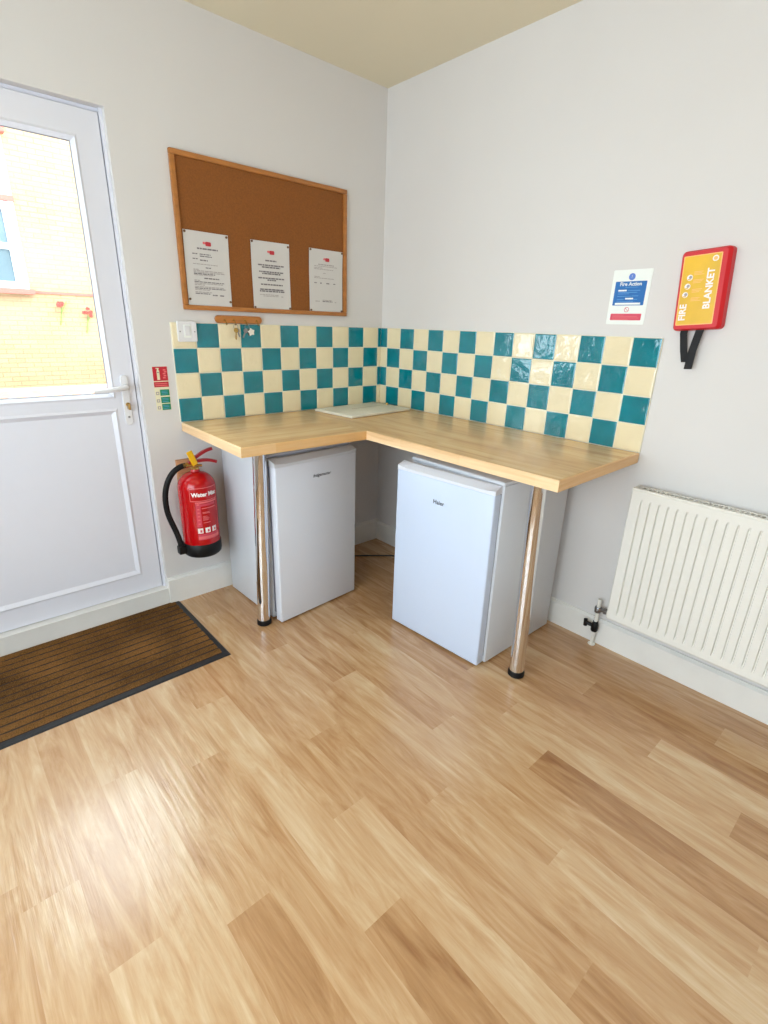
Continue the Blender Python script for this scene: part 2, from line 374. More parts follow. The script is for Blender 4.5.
gk = MB(); ring(gk,gx0+.009,gx1-.009,gz0+.009,gz1-.009,.004,YD+.0115,YD+.013); gk.build('gasket','gasket',door)
MB().box(gx0,gx1,YD+.018,YD+.022,gz0,gz1).build('glass_pane','glass',door)
lp = MB(); pz0, pz1 = lz0+.1, gz0-.065
ring(lp,gx0-.002,gx1+.002,pz0-.002,pz1+.002,.018,YD-.004,YD+.009); ring(lp,gx0-.012,gx1+.012,pz0-.012,pz1+.012,.010,YD,YD-.004)
lp.build('panel_moulding','upvc',door)
# gap shadow line is the real joint between leaf and frame
hd = MB(); hx = -1.459
hd.prism(rrect(.030,.215,.013,5,0,0), FL(hx,1.022,YD), 0, .008)
hnd = hd.build('handle_plate','handle_white',door,bevel=.002)
hl = MB().tube([(hx,YD-.008,1.082),(hx,YD-.045,1.082)],.010,14)
hl.tube([(hx,YD-.043,1.082),(hx-.02,YD-.052,1.080),(hx-.07,YD-.053,1.074),(hx-.115,YD-.05,1.072),(hx-.13,YD-.046,1.071)],[.011,.0115,.010,.009,.008],14)
hl.build('lever','handle_white',hnd)
kb = MB().tube([(hx+.002,YD-.008,1.005),(hx+.002,YD-.014,1.005)],.009,14).bbox(hx-.004,hx+.003,YD-.04,YD-.012,.985,1.008,.002)
kb.build('key','brass',hnd)
MB().tube([(hx,YD-.008,.950),(hx,YD-.0105,.950)],.005,12).build('screw','steel',hnd)

# ------------------------------------------------------------------ splashback tiles
T = .110; G = .0022
def tiles(cols, F, tealfn, name, label):
    """cols: list of (u0,u1)"""
    mb = MB()
    mb.prism([(cols[0][0],0),(cols[-1][1],0),(cols[-1][1],4*T),(cols[0][0],4*T)], F, 0, .0065, 2)
    for i,(a,b_) in enumerate(cols):
        for j in range(4):
            z1 = (4-j)*T-G; z0 = (3-j)*T+G; u0, u1 = a+G, b_-G
            if u1-u0 < .004: continue
            m = 0 if tealfn(i,j) else 1
            e = min(.004,(u1-u0)/4); tp = .009; sk_ = random.uniform(-.0004,.0004); sl = random.uniform(-.0004,.0004)
            o = [(u0,z0),(u1,z0),(u1,z1),(u0,z1)]; n_ = [(u0+e,z0+e),(u1-e,z0+e),(u1-e,z1-e),(u0+e,z1-e)]
            vs = [F(p,q,.0062) for p,q in o]+[F(p,q,.0078) for p,q in o]+[F(p,q,tp+(sk_ if k in(0,3) else -sk_)+(sl if k<2 else -sl)) for k,(p,q) in enumerate(n_)]
            fs = [(k,(k+1)%4,4+(k+1)%4,4+k) for k in range(4)]+[(4+k,4+(k+1)%4,8+(k+1)%4,8+k) for k in range(4)]+[(8,9,10,11)]
            mb.add(vs, fs, m)
    o = mb.build(name, ['teal','cream','grout'])
    return tag(o, label, 'tiled splashback', 'chequered splashbacks')
s_ = .326
tiles([(-(11-i+s_)*T, -(10-i+s_)*T) for i in range(11)]+[(-s_*T,-.009)], FL(0,.91), lambda i,j:(i+j)%2==1, 'tiled_splashback',
      'teal and cream chequered wall tiles behind the shorter worktop arm under the noticeboard')
c_ = .558
tiles([(.0,c_*T)]+[((c_+k)*T,(c_+k+1)*T) for k in range(14)], FR(0,.91), lambda i,j:(i+j)%2==0, 'tiled_splashback',
      'longer run of glossy teal and cream chequered tiles on the right-hand wall')

# ------------------------------------------------------------------ worktop with chrome legs
wk = thing('worktop', (-.32,-.32,.87), 'L-shaped beech block effect corner worktop on two chrome legs', 'worktop')
D = .646
mb = MB(); z0, z1, e = .870, .910, .004
P_=[(-1.262,-.634),(-D,-D+.002),(-D-.003,-1.617),(-.010,-1.603),(-.010,-.010),(-1.245,-.010)]
In=[(1,1),(1,1),(1,1),(-1,1),(-1,-1),(1,-1)]
A=[(*p,z0) for p in P_]; B=[(*p,z1-e) for p in P_]; Tt=[(p[0]+e*q[0],p[1]+e*q[1],z1) for p,q in zip(P_,In)]
mid=(-D+e,-.014)
mb.add(A,[(0,1,2,3,4,5)],0)
mb.add([Tt[0],Tt[1],(*mid,z1),Tt[5]],[(0,1,2,3)],0); mb.add([Tt[1],Tt[2],Tt[3],Tt[4],(*mid,z1)],[(0,1,2,3,4)],3)
for i in range(6):
    j=(i+1)%6; k=1 if i in (0,2,4) else 2
    mb.add([A[i],A[j],B[j],B[i]],[(0,1,2,3)],k); mb.add([B[i],B[j],Tt[j],Tt[i]],[(0,1,2,3)],k)
mb.build('worktop_panel',['counter_x','edge_x','edge_y','counter_y'],wk)
def leg(b, t):
    mb = MB().tube([(b[0],b[1],.026),(t[0],t[1],.866)], .030, 40)
    lg = mb.build('leg','chrome',wk)
    f = MB().lathe([(0,0),(.031,0),(.034,.003),(.034,.018),(.031,.027),(0,.027)],(b[0],b[1],0),36)
    f.build('foot','black_rubber',lg)
    f = MB().lathe([(0,0),(.045,0),(.045,-.004),(.033,-.008),(.033,-.03),(0,-.03)],(t[0],t[1],.870),36)
    f.build('mounting_plate','steel',lg)
leg((-.503,-1.478),(-.514,-1.467)); leg((-1.122,-.470),(-1.106,-.486))

# ------------------------------------------------------------------ fridges
def fridge(name, label, Wd, body_d, X, door_X, badge, right):
    """local frame: front towards -Y, origin at floor, centre of the body front plane; door in its own frame door_X"""
    root = thing(name, X.translation, label, 'fridge', 'undercounter fridges')
    b = MB(); b.bbox(-Wd/2,Wd/2,0,body_d,.008,.805,.006,2,0,X).box(-Wd/2+.01,Wd/2-.01,.03,body_d-.01,.004,.010,0,X)
    b.build('body','fridge_body',root)
    t = MB(); t.bbox(-Wd/2-.002,Wd/2+.002,-.004,body_d+.004,.805,.822,.006,2,0,X); t.build('top_panel','fridge_grey' if not right else 'fridge_body',root)
    g = MB().box(-Wd/2+.012,Wd/2-.012,-.014,.001,.04,.79,0,X); g.build('door_seal','gasket',root)
    d = MB(); W2 = Wd+.004; th_ = .046
    d.bbox(-W2/2,W2/2,-th_,0,.008,.775,.006,3,0,door_X)
    # sloping top cap with shallow grip
    n = 16; vs=[]; 
    for i in range(n+1):
        u=-W2/2+W2*i/n; k=min(1,max(0,abs(u)/(W2/2)))
        dip = .012 if k<.82 else .012*(1-(k-.82)/.18)
        vs += [(u,-th_+.001,.774),(u,-th_+.002,.792-dip*.55),(u,-.004-.012*(dip/.012),.806),(u,-.001,.806),(u,-.001,.774)]
    vs=[door_X@Vector(v) for v in vs]; fs=[]
    for i in range(n):
        for q in range(5):
            q2=(q+1)%5; fs.append((i*5+q,(i+1)*5+q,(i+1)*5+q2,i*5+q2))
    fs += [tuple(range(5)), tuple(n*5+q for q in range(5))]
    dr = d.build('door','fridge_white' if not right else 'fridge_window_tint',root)
    MB().add(vs,fs,0,False).build('grip_cap','fridge_body' if not right else 'fridge_white',dr)
    txt, size, bu, bz, sh = badge
    bb = MB(); Fb = lambda u,v,w: door_X@Vector((u,-th_-w,v))
    bb.text(txt,size,bu,bz,Fb,.0012,0,.0004,shear=sh); bb.build('badge','badge',dr)
    for u in (-Wd/2+.04,Wd/2-.04):
        for v in (.03,body_d-.04):
            MB().lathe([(0,0),(.015,0),(.015,.006),(.008,.007),(.008,.012),(0,.012)],(u,v,0),16,0,X).build('foot','black_rubber',root)
    return root
def RT(x,y,a): return Matrix.Translation((x,y,0)) @ Matrix.Rotation(a,4,'Z')
# left fridge, front faces -y
fridge('fridge','white undercounter fridge below the shorter worktop arm beside the fire extinguisher',.472,.415,
       RT(-.836,-.462,math.radians(1.5)), RT(-.829,-.470,math.radians(4.2)) , ('fridgemaster',.021,.020,.702,.25), False)
fridge('fridge','white undercounter fridge with blue window reflection tinted into its door, below the longer worktop arm',.50,.49,
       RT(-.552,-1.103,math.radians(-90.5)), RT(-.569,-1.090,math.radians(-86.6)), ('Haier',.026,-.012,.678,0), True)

# ------------------------------------------------------------------ noticeboard and sheets
nb = thing('noticeboard', (-.728,0,1.405), 'brown cork noticeboard in a pine frame holding three sheets', 'noticeboard')
bx0,bx1,bz0,bz1 = -1.180,-.277,1.404,2.009
f = MB()
for (a,b_,c1,d1) in ((bx0,bx1,bz0,bz0+.02),(bx0,bx1,bz1-.02,bz1),(bx0,bx0+.02,bz0+.02,bz1-.02),(bx1-.02,bx1,bz0+.02,bz1-.02)):
    f.bbox(a,b_,-.020,-.001,c1,d1,.003,2)
f.build('frame','board_frame',nb)
MB().box(bx0+.018,bx1-.018,-.010,-.001,bz0+.018,bz1-.018).build('cork_panel','cork',nb)

def sheet(cx, cz, w_, h_, ang, label, lines, pins):
    F = FL(cx, cz, -.0105, ang); mb = MB()
    nu, nv = 8, 10; cur = lambda u,v: .001+.004*max(0,(abs(u)/(w_/2)-.6))*max(0,(abs(v)/(h_/2)-.5))*2+.0012*math.sin(v*17+cx*9)**2
    vs=[]; fs=[]
    for w0 in (0,.0004):
        for i in range(nu+1):
            for j in range(nv+1):
                u=-w_/2+w_*i/nu; v=-h_/2+h_*j/nv; vs.append(F(u,v,cur(u,v)+w0))
    N1=(nu+1)*(nv+1); idx=lambda i,j,k: k*N1+i*(nv+1)+j
    for i in range(nu):
        for j in range(nv):
            fs.append((idx(i,j,1),idx(i+1,j,1),idx(i+1,j+1,1),idx(i,j+1,1))); fs.append((idx(i,j,0),idx(i,j+1,0),idx(i+1,j+1,0),idx(i+1,j,0)))
    for i in range(nu): fs.append((idx(i,0,0),idx(i+1,0,0),idx(i+1,0,1),idx(i,0,1))); fs.append((idx(i,nv,0),idx(i,nv,1),idx(i+1,nv,1),idx(i+1,nv,0)))
    for j in range(nv): fs.append((idx(0,j,0),idx(0,j,1),idx(0,j+1,1),idx(0,j+1,0))); fs.append((idx(nu,j,0),idx(nu,j+1,0),idx(nu,j+1,1),idx(nu,j,1)))
    mb.add(vs,fs,0,True)
    G_ = lambda u,v,w: F(u,v,cur(u,v)+.0011)
    # emblem at the head of the page: red blot with paler wing
    for wd_,ht_,cx_,cy_,mi in ((.012,.010,-.012,.0015,4),(.026,.017,.007,-.001,2)): mb.prism(rrect(wd_,ht_,.0045,4,cx_,cy_+h_/2-.045),lambda u,v,w:F(u,v,cur(u,v)+.0008+w),0,.0005,mi)
    for (v,u0,u1,t,k) in lines:
        u=u0
        while u<u1-.002:          # broken into word-long dashes
            l=min(random.uniform(.008,.022),u1-u)
            mb.flat(u,u+l,v-t/2,v+t/2,G_,0,k); u+=l+.0025
    o = mb.build('notice_sheet',['paper','ink','ink_red','ink_faint','print_pink'])
    tag(o,label,'notice','notices pinned to the cork board')
    for (pu,pv) in pins:
        c = F(pu,pv,cur(pu,pv)+.0005); n=F(0,0,1)-F(0,0,0)
        p = MB().tube([c,c+n*.003,c+n*.0035],[.0052,.0052,.003],12); p.build('drawing_pin','pin',o)
    return o
L1=[(.082,-.045,.05,.006,1)]+[(.060,-.068,-.045,.004,1),(.060,-.035,.015,.004,1),(.052,-.035,.02,.004,1),(.040,-.068,-.045,.004,1),(.036,-.035,0,.005,1),(.02,-.068,.045,.003,3),(.007,-.012,.016,.004,1)]\
 +[(v,-.068,u,.0035,3) for v,u in ((-.002,-.045),(-.007,.07),(-.013,.075))]+[(-.019,-.068,.03,.004,1),(-.024,-.068,.02,.003,3),(-.036,-.022,.048,.005,1)]\
 +[(v,-.068,u,.0035,k) for v,u,k in ((-.046,-.04,3),(-.052,.07,1),(-.058,.066,3),(-.064,-.02,3),(-.072,.07,3),(-.078,.076,1),(-.084,.0,3),(-.094,.01,3),(-.1,.0,1))]+[(-.104,.012,.035,.005,1),(-.104,.046,.066,.005,1)]
sheet(-1.053,1.573,.204,.298,-.008,'printed sheet with dense paragraphs, leftmost of three on the cork noticeboard',L1,[(-.095,.142),(.094,.140),(-.095,-.125),(.095,-.128)])
L2=[(.067,-.03,.03,.006,1)]
for v,a in ((.047,.07),(.038,.05),(.018,.066),(.010,.05),(-.010,.072),(-.018,.024),(-.038,.06),(-.060,.066),(-.068,.068)): L2.append((v,-a,a,.006,1))
L2+=[(-.084,-.068,.035,.003,3),(-.09,-.05,.035,.003,3),(-.09,.05,.062,.004,3)]
sheet(-.735,1.571,.207,.298,.004,'printed sheet of centred bold lines, middle one on the cork noticeboard',L2,[(-.097,.143),(.096,.136),(-.097,-.142),(.097,-.142)])
L3=[(.078,-.05,.05,.005,3),(.07,-.075,.07,.003,3),(.062,-.075,-.02,.003,3),(.056,-.075,.045,.003,3),(.038,-.02,.0,.003,3),(.02,-.075,-.04,.003,3),(.014,-.075,.05,.003,3),(-.01,-.075,-.06,.005,1),(-.01,-.038,-.03,.007,1),(-.01,.0,.02,.005,1),(-.01,.045,.06,.004,1),(-.098,-.07,-.04,.004,3),(-.092,-.025,.035,.004,3),(-.098,-.025,.04,.004,1),(-.1,.055,.065,.004,3)]
sheet(-.410,1.571,.212,.297,-.004,'faintly printed sheet with little text, rightmost of three on the noticeboard',L3,[(-.098,.142),(.1,.142),(-.098,-.142),(.1,-.142)])

# ------------------------------------------------------------------ key rack, keys
kr = thing('key_rack',(-.92,0,1.352),'small brown wooden key rack with four hooks below the noticeboard','key rack')
mb = MB(); mb.prism(rrect(.238,.034,.0165,6,0,0),FL(-.920,1.3685,-.0005),.0,.016); mb.build('rack_board','rack_wood',kr,bevel=.003)
hk = [-.996,-.951,-.893,-.832]
for x in hk:
    h = MB().tube([(x,-.016,1.366),(x,-.026,1.364),(x,-.032,1.356),(x,-.030,1.348),(x,-.036,1.344),(x,-.042,1.350)],.0019,8); h.tube([(x,-.016,1.366),(x,-.018,1.366)],.0045,10)
    h.build('hook','brass',kr)
def key_shape(mb, x, y, z, ang, m=0, L_=.05):
    X = Matrix.Translation((x,y,z)) @ Matrix.Rotation(ang,4,'Y')
    F = lambda u,v,w: X @ Vector((u,-w,v))
    mb.prism([(.011*math.cos(a),-.011+.011*math.sin(a)) for a in [2*PI*k/14 for k in range(14)]],F,0,.002,m)
    mb.prism([(-.003,-.020),(.003,-.020),(.003,-L_),(.0,-L_-.004),(-.003,-L_),(-.0045,-L_+.006),(-.003,-L_+.008),(-.0045,-L_+.013),(-.003,-L_+.016)],F,0,.002,m)
kk = thing('key_bunch',(-.951,-.033,1.346),'brass keys hanging from the second hook of the key rack','keys','keys on the rack')
def ringm(x,y,z,r=.011): return MB().tube([(x+r*math.cos(a),y,z-r+r*math.sin(a)) for a in [2*PI*k/20 for k in range(20)]],.0012,8,closed=True)
ringm(-.951,-.035,1.348).build('key_ring','steel',kk)
mb=MB(); key_shape(mb,-.952,-.038,1.332,.06); mb.build('key','brass',kk)
mb=MB(); key_shape(mb,-.948,-.034,1.331,-.35,0,.04); mb.build('key','steel',kk)
kk = thing('key_bunch',(-.893,-.033,1.346),'dark keys with a white star-shaped fob on the third hook of the rack','keys','keys on the rack')
ringm(-.893,-.035,1.348,.012).build('key_ring','steel',kk)
mb=MB(); key_shape(mb,-.898,-.038,1.330,.45,0,.045); mb.build('key','steel',kk)
mb=MB(); key_shape(mb,-.888,-.034,1.330,-.1,0,.03); mb.build('key','black_plastic',kk)
st=[]; 
for k in range(10):
    r = .019 if k%2==0 else .0125; a = PI/2+2*PI*k/10+.2; st.append((r*math.cos(a),r*math.sin(a)))
mb=MB().prism(st,FL(-.876,1.315,-.040),0,.005); mb.build('fob','key_white',kk,bevel=.0012)

# ------------------------------------------------------------------ wall switch on the tiles
sw = thing('wall_switch',(-1.177,-.009,1.27),'white square switch plate with screws over the top left tile','switch')
F = FL(-1.178,1.312,-.0095)
MB().prism(rrect(.087,.087,.005,4),F,0,.011).build('plate','handle_white',sw,bevel=.002)
MB().prism(rrect(.024,.042,.002,3,0,.004),F,.0111,.0145).build('rocker','handle_white',sw,bevel=.001)
MB().prism(rrect(.034,.055,.003,3,0,.002),F,.011,.0118).build('surround','sign_white',sw)
for u in (-.033,.033):
    c=F(u,0,.011); MB().tube([c,c+Vector((0,-.0012,0))],.0032,12).build('screw','steel',sw)

# ------------------------------------------------------------------ extinguisher ID sign (left wall)
F = FL(-1.3125,1.0665,0)
mb = MB().box(-1.3445,-1.2805,-.0018,0,.972,1.163,0)
mb.flat(-.032,.032,.035,.0965,F,.0022,1); mb.flat(-.032,.032,.008,.031,F,.0022,1)
mb.flat(-.015,-.003,.040,.080,F,.0026,2); mb.flat(-.0125,-.0055,.080,.088,F,.0026,2); mb.flat(-.018,-.004,.088,.091,F,.0026,2); mb.flat(-.012,-.006,.070,.074,F,.0030,4)
for k,(u,v) in enumerate(((.010,.045),(.014,.054),(.011,.063),(.017,.071),(.013,.079))): mb.flat(u,u+.012,v,v+.006,F,.0026,5)
for v in (.013,.021): mb.flat(-.027,.027,v,v+.004,F,.0026,5)
for q,v in enumerate((-.030,-.063,-.094)):
    mb.flat(-.010+.001*q,.031,v,v+.027,F,.0022,3)
    mb.flat(-.028,-.014,v+.004,v+.018,F,.0022,6); mb.flat(-.024,-.018,v+.008,v+.014,F,.0026,2)
    for r in (.006,.013,.019): mb.flat(-.004,.024,v+r,v+r+.002,F,.0026,7)
o = mb.build('extinguisher_sign',['sign_cream','sign_deep_red','sign_cream','sign_green','ink','print_pink','ink_faint','sign_blue_line'])
tag(o,'small red and green fire extinguisher sign between door and tiles','sign')

# ------------------------------------------------------------------ fire extinguisher
EX, EY, EZ, ER = -1.244, -.112, .287, .0865
wb = MB().bbox(-1.292,-1.218,-.0215,-.001,.592,.735,.002,2); tag(wb.build('mounting_block','block_wood'),'unpainted wooden block fixed to the wall behind the extinguisher valve','block')
ex = thing('fire_extinguisher',(EX,EY,EZ),'red water mist fire extinguisher hung on the wall beside the door','fire extinguisher')
pr = [(ER*.97,.02),(ER,.03),(ER,.335)]+[(ER*math.cos(a)*.82+ER*.18*math.cos(a)**.3,.335+.075*math.sin(a)) for a in [PI/2*k/10 for k in range(1,10)]]+[(.022,.412),(.018,.425),(0,.425)]
MB().lathe([(0,.02)]+pr,(EX,EY,EZ),56).build('cylinder','red_paint',ex)
MB().lathe([(0,0),(ER*.93,0),(ER*1.02,.008),(ER*1.045,.02),(ER*1.045,.062),(ER*1.01,.066),(ER*.98,.066)],(EX,EY,EZ),56).build('base_skirt','black_plastic',ex)
PH = math.radians(-90)
def FC(u,v,w):
    a = PH+u/ER; return Vector((EX+(ER+w)*math.cos(a), EY+(ER+w)*math.sin(a), EZ+v+.030))
lb = MB()
lb.flat(-.068,.068,.257,.260,FC,.0006,1,10); lb.flat(-.068,.068,.318,.321,FC,.0006,1,10); lb.flat(-.068,-.066,.257,.321,FC,.0006,1,2); lb.flat(.066,.068,.257,.321,FC,.0006,1,2)
lb.text('Water Mist',.0265,.001,.288,FC,.0009,0,.0014,sx=.98)
lb.flat(-.046,-.024,.130,.250,FC,.0005,2,4); lb.flat(-.046,.062,.246,.254,FC,.0006,1,10)
lb.flat(-.046,.05,.232,.243,FC,.0006,2,10); lb.flat(-.02,.05,.219,.223,FC,.0006,1,8)
for v,l in ((.200,.032),(.195,.036),(.180,.020),(.174,.026),(.168,.030),(.162,.026),(.148,.034)): lb.flat(-.018,-.018+l,v,v+.0030,FC,.0008,1,4)
for v in (.238,.215,.198,.18,.162,.143): lb.flat(-.040,-.030,v,v+.006,FC,.0008,1,2)
for u in (-.046,-.012,.022):
    lb.flat(u,u+.024,.098,.124,FC,.0008,0,3); lb.flat(u+.010,u+.019,.103,.115,FC,.0012,2,2)
lb.flat(-.046,.062,.064,.094,FC,.0005,2,10); lb.flat(-.046,.062,.068,.082,FC,.0009,1,10)
lb.build('label_print',['print_white','print_pink','print_rose'],ex)
vz = EZ+.425
v = MB().lathe([(0,0),(.019,0),(.019,.010),(.014,.012),(.014,.030),(.017,.032),(.017,.040),(0,.040)],(EX,EY,vz-.004),20)
v.tube([(EX-.010,EY-.002,vz+.018),(EX-.045,EY-.004,vz+.020)],.009,14).tube([(EX-.005,EY-.01,vz+.018),(EX+.028,EY-.016,vz+.012)],.006,12)
vv = v.build('valve','brass',ex)
def lever(pts, wd, th_, name, m):
    mb = MB(); pts=[Vector(p) for p in pts]; vs=[]; fs=[]; n=len(pts)
    for i,p in enumerate(pts):
        t=(pts[min(i+1,n-1)]-pts[max(0,i-1)]).normalized(); s2=Vector((-t.y,t.x,0)).normalized(); up=t.cross(s2)*-1
        if up.z<0: up=-up
        wv = wd*(1-.25*(i/(n-1))**3)
        vs += [p+s2*wv-up*th_, p+s2*wv+up*th_, p-s2*wv+up*th_, p-s2*wv-up*th_]
    for i in range(n-1):
        for q in range(4): fs.append((i*4+q,(i+1)*4+q,(i+1)*4+(q+1)%4,i*4+(q+1)%4))
    fs += [(0,1,2,3),(n*4-4,n*4-3,n*4-2,n*4-1)]
    mb.add(vs,fs); return mb.build(name,m,ex,bevel=.0015)
lever(bez((EX-.028,EY,vz+.030),(EX+.03,EY-.006,vz+.036),(EX+.06,EY-.012,vz+.040),(EX+.098,EY-.026,vz+.022),10),.011,.0065,'carry_handle','dark_red')
lever(bez((EX-.014,EY,vz+.040),(EX+.02,EY-.005,vz+.058),(EX+.045,EY-.012,vz+.082),(EX+.082,EY-.024,vz+.088),10),.011,.0065,'squeeze_lever','dark_red')
mb = MB().bbox(-.014,.014,-.004,.004,-.005,.066,.0038,3,0,Matrix.Translation((EX-.004,EY-.018,vz+.024))@Matrix.Rotation(math.radians(-20),4,'Y')); mb.build('safety_tag','yellow_plastic',ex)
hp = bez((EX-.045,EY-.004,vz+.020),(EX-.110,EY-.006,vz+.020),(EX-.156,EY+.004,vz-.06),(EX-.146,EY+.01,vz-.17),16)+bez((EX-.146,EY+.01,vz-.17),(EX-.142,EY+.012,vz-.24),(EX-.112,EY+.004,vz-.28),(EX-.104,EY-.004,vz-.375),12)[1:]
MB().tube(hp,.0128,16).build('hose','black_rubber',ex)
MB().tube([hp[0]+Vector((.012,0,0)),hp[0],hp[1]],.0128,14).build('hose_collar','brass',ex)
e = hp[-1]
mb = MB().bbox(e.x-.016,e.x+.030,e.y-.018,e.y+.018,e.z-.032,e.z+.008,.004,2).tube([e+Vector((0,0,-.01)),e+Vector((0,0,.012))],.015,16); mb.build('hose_clip','black_plastic',ex)

# ------------------------------------------------------------------ fire action sign (right wall)
F = FR(1.441,1.4935,0,0.004)
mb = MB(); mb.prism(rrect(.148,.197,.004,3),F,0,.0022,0)
w0=.0027
circ = lambda cx,cy,r,n=24:[(cx+r*math.cos(2*PI*k/n),cy+r*math.sin(2*PI*k/n)) for k in range(n)]
mb.prism(circ(0,.073,.0125),F,.0022,w0,5); mb.text('!',.014,0,.073,F,.0031,3)
mb.prism(rrect(.120,.086,.002,3,0,.014),F,.0022,w0,1)
mb.text('Fire Action',.0185,0,.047,F,.0031,0,.0004,sx=1.0)
mb.flat(-.02,.03,.035,.0365,F,.0031,4); mb.flat(-.045,-.012,.022,.0275,F,.0031,0)
for v,a,b_ in ((.024,-.008,.04),(.0175,-.045,.03),(.0125,-.045,.0),(.004,-.045,.01),(.0045,.012,.036),(-.008,-.045,-.018),(-.0075,.020,.034),(-.016,-.045,.02)): mb.flat(a,b_,v-.0009,v+.0009,F,.0031,4)
mb.flat(-.013,.018,-.0075,-.002,F,.0031,0); mb.flat(-.050,.048,-.0265,-.0195,F,.0031,0)
def ann(mb,cx,cy,r0,r1,F,w,m,n=24):
    vs=[F(cx+r*math.cos(2*PI*k/n),cy+r*math.sin(2*PI*k/n),w) for k in range(n) for r in (r0,r1)]
    mb.add(vs,[(2*k,2*k+1,2*((k+1)%n)+1,2*((k+1)%n)) for k in range(n)],m)
ann(mb,0,-.0445,.0072,.0092,F,.0027,2)
mb.add([F(-.0062,-.0395,.0028),F(-.0050,-.0383,.0028),F(.0062,-.0495,.0028),F(.0050,-.0507,.0028)],[(0,1,2,3)],2)
mb.prism(rrect(.120,.024,.002,3,0,-.071),F,.0022,w0,2)
for v,a,b_ in ((-.064,-.052,-.008),(-.069,-.052,.045),(-.0745,-.052,.052),(-.0795,-.052,.01)): mb.flat(a,b_,v-.0011,v+.0011,F,.0031,6)
o = mb.build('fire_action_sign',['sign_white','sign_blue','sign_red','print_white','sign_blue_line','sign_blue_pale','print_pink'])
tag(o,'white, blue and red Fire Action sign above the tiles on the right-hand wall','sign')

# ------------------------------------------------------------------ fire blanket
fb = thing('fire_blanket',(0,-1.703,1.39),'red box fire blanket with yellow label and two black pull straps','fire blanket')
F = FR(1.7035,1.511,0,.075)
bw, bh = .158,.262
n_ = 6; a = rrect(bw,bh,.014,n_); b1 = rrect(bw-.004,bh-.002,.014,n_); c1 = rrect(bw-.020,bh-.012,.011,n_,-.003,0)
mb = MB(); nn=len(a)
vs=[F(u,v,.001) for u,v in a]+[F(u,v,.030) for u,v in b1]+[F(u,v,.040) for u,v in c1]
fs=[tuple(reversed(range(nn))),tuple(range(2*nn,3*nn))]+[(k,(k+1)%nn,nn+(k+1)%nn,nn+k) for k in range(nn)]+[(nn+k,nn+(k+1)%nn,2*nn+(k+1)%nn,2*nn+k) for k in range(nn)]
mb.add(vs,fs); mb.build('box','red_plastic',fb)
lb = MB(); lx = -.008
lb.prism(rrect(.118,.226,.003,3,lx,0),F,.0400,.0405,3); lb.prism(rrect(.112,.220,.002,3,lx,0),F,.0405,.0409,0)
FV = lambda uc,vc: (lambda u,v,w: F(uc-v, vc+u, w))   # reading upwards
lb.text('FIRE',.030,0,0,FV(lx-.040,-.070),.0413,1,.0010,sx=1.0)
lb.text('BLANKET',.030,0,0,FV(lx+.033,.002),.0413,1,.0010,sx=1.02)
lb.prism(circ(lx+.040,.096,.0095),F,.0409,.0413,1); lb.prism(circ(lx+.040,.096,.006),F,.0413,.0416,2)
for k,(u,v) in enumerate(((-.040,-.012),(-.036,.015),(-.032,.043))):
    lb.prism(circ(lx+u,v,.0095,18),F,.0409,.0413,1); lb.prism(circ(lx+u+.002,v+.001,.005,12),F,.0413,.0416,4); lb.flat(lx+u-.006,lx+u+.003,v-.007,v-.004,F,.0417,0)
for v0 in (-.034,-.006,.024,.050):
    for k in range(3): lb.flat(lx-.020,lx+.004+.004*((k*7+int(v0*1000))%3),v0+k*.0045,v0+k*.0045+.002,F,.0413,2)
lb.build('label_print',['label_yellow','print_white','label_border','label_border','ink_faint'],fb)
def strap(p, wd, name='pull_strap'):
    mb = MB(); pts=[(u,v,w) for u,v,w in p]; vs=[]; fs=[]
    for (u,v,w) in pts: vs += [F(u-wd/2,v,w),F(u+wd/2,v,w),F(u+wd/2,v,w+.0022),F(u-wd/2,v,w+.0022)]
    for i in range(len(pts)-1):
        for q in range(4): fs.append((i*4+q,(i+1)*4+q,(i+1)*4+(q+1)%4,i*4+(q+1)%4))
    n=len(pts); fs += [(0,1,2,3),(n*4-4,n*4-3,n*4-2,n*4-1)]
    mb.add(vs,fs); mb.build(name,'strap',fb)
strap([(-.037,-.118,.022),(-.040,-.140,.024),(-.031,-.20,.026),(-.023,-.240,.024)],.024)
strap([(.015,-.118,.026),(.011,-.14,.028),(-.001,-.2,.030),(-.009,-.264,.026)],.026)

# ------------------------------------------------------------------ radiator with pipe
rd = thing('radiator',(-.06,-2.27,.18),'white ribbed panel radiator on the right-hand wall','radiator')
ry0, ry1, rz0, rz1, rxf = 1.634, 2.90, .185, .782, .090
F = FR(0,0,0)
pn = MB(); 
prof=[]  # (u,w)
u = ry0+.040; step=.0333; base=rxf-.0
prof += [(ry0,base-.004),(ry0+.004,base),(ry0+.030,base)]
while u < ry1-.05:
    prof += [(u,base),(u+.0028,base-.011),(u+.0062,base-.011),(u+.009,base)]; u += step
prof += [(ry1-.03,base),(ry1-.004,base),(ry1,base-.004)]
zz=[(rz0,0,-.004),(rz0+.006,0,0),(rz0+.032,0,0),(rz0+.046,1,0),(rz1-.052,1,0),(rz1-.036,0,0),(rz1-.006,0,0),(rz1,0,-.005)]
vs=[]; 
for z,k,dw in zz:
    for (uu,ww) in prof:
        vs.append(F(uu, z, base+(ww-base)*(k if base-.0045>ww else 1)+dw))
n=len(prof); fs=[(j*n+i,j*n+i+1,(j+1)*n+i+1,(j+1)*n+i) for j in range(len(zz)-1) for i in range(n-1)]
pn.add(vs,fs,0,False)
pn.box(-rxf+.0115,-rxf+.0135,-ry1,-ry0,rz0,rz1)
pn.build('front_panel','radiator',rd)
MB().box(-.040,-.034,-ry1+.02,-ry0-.02,rz0,rz1-.004).build('rear_panel','radiator',rd)
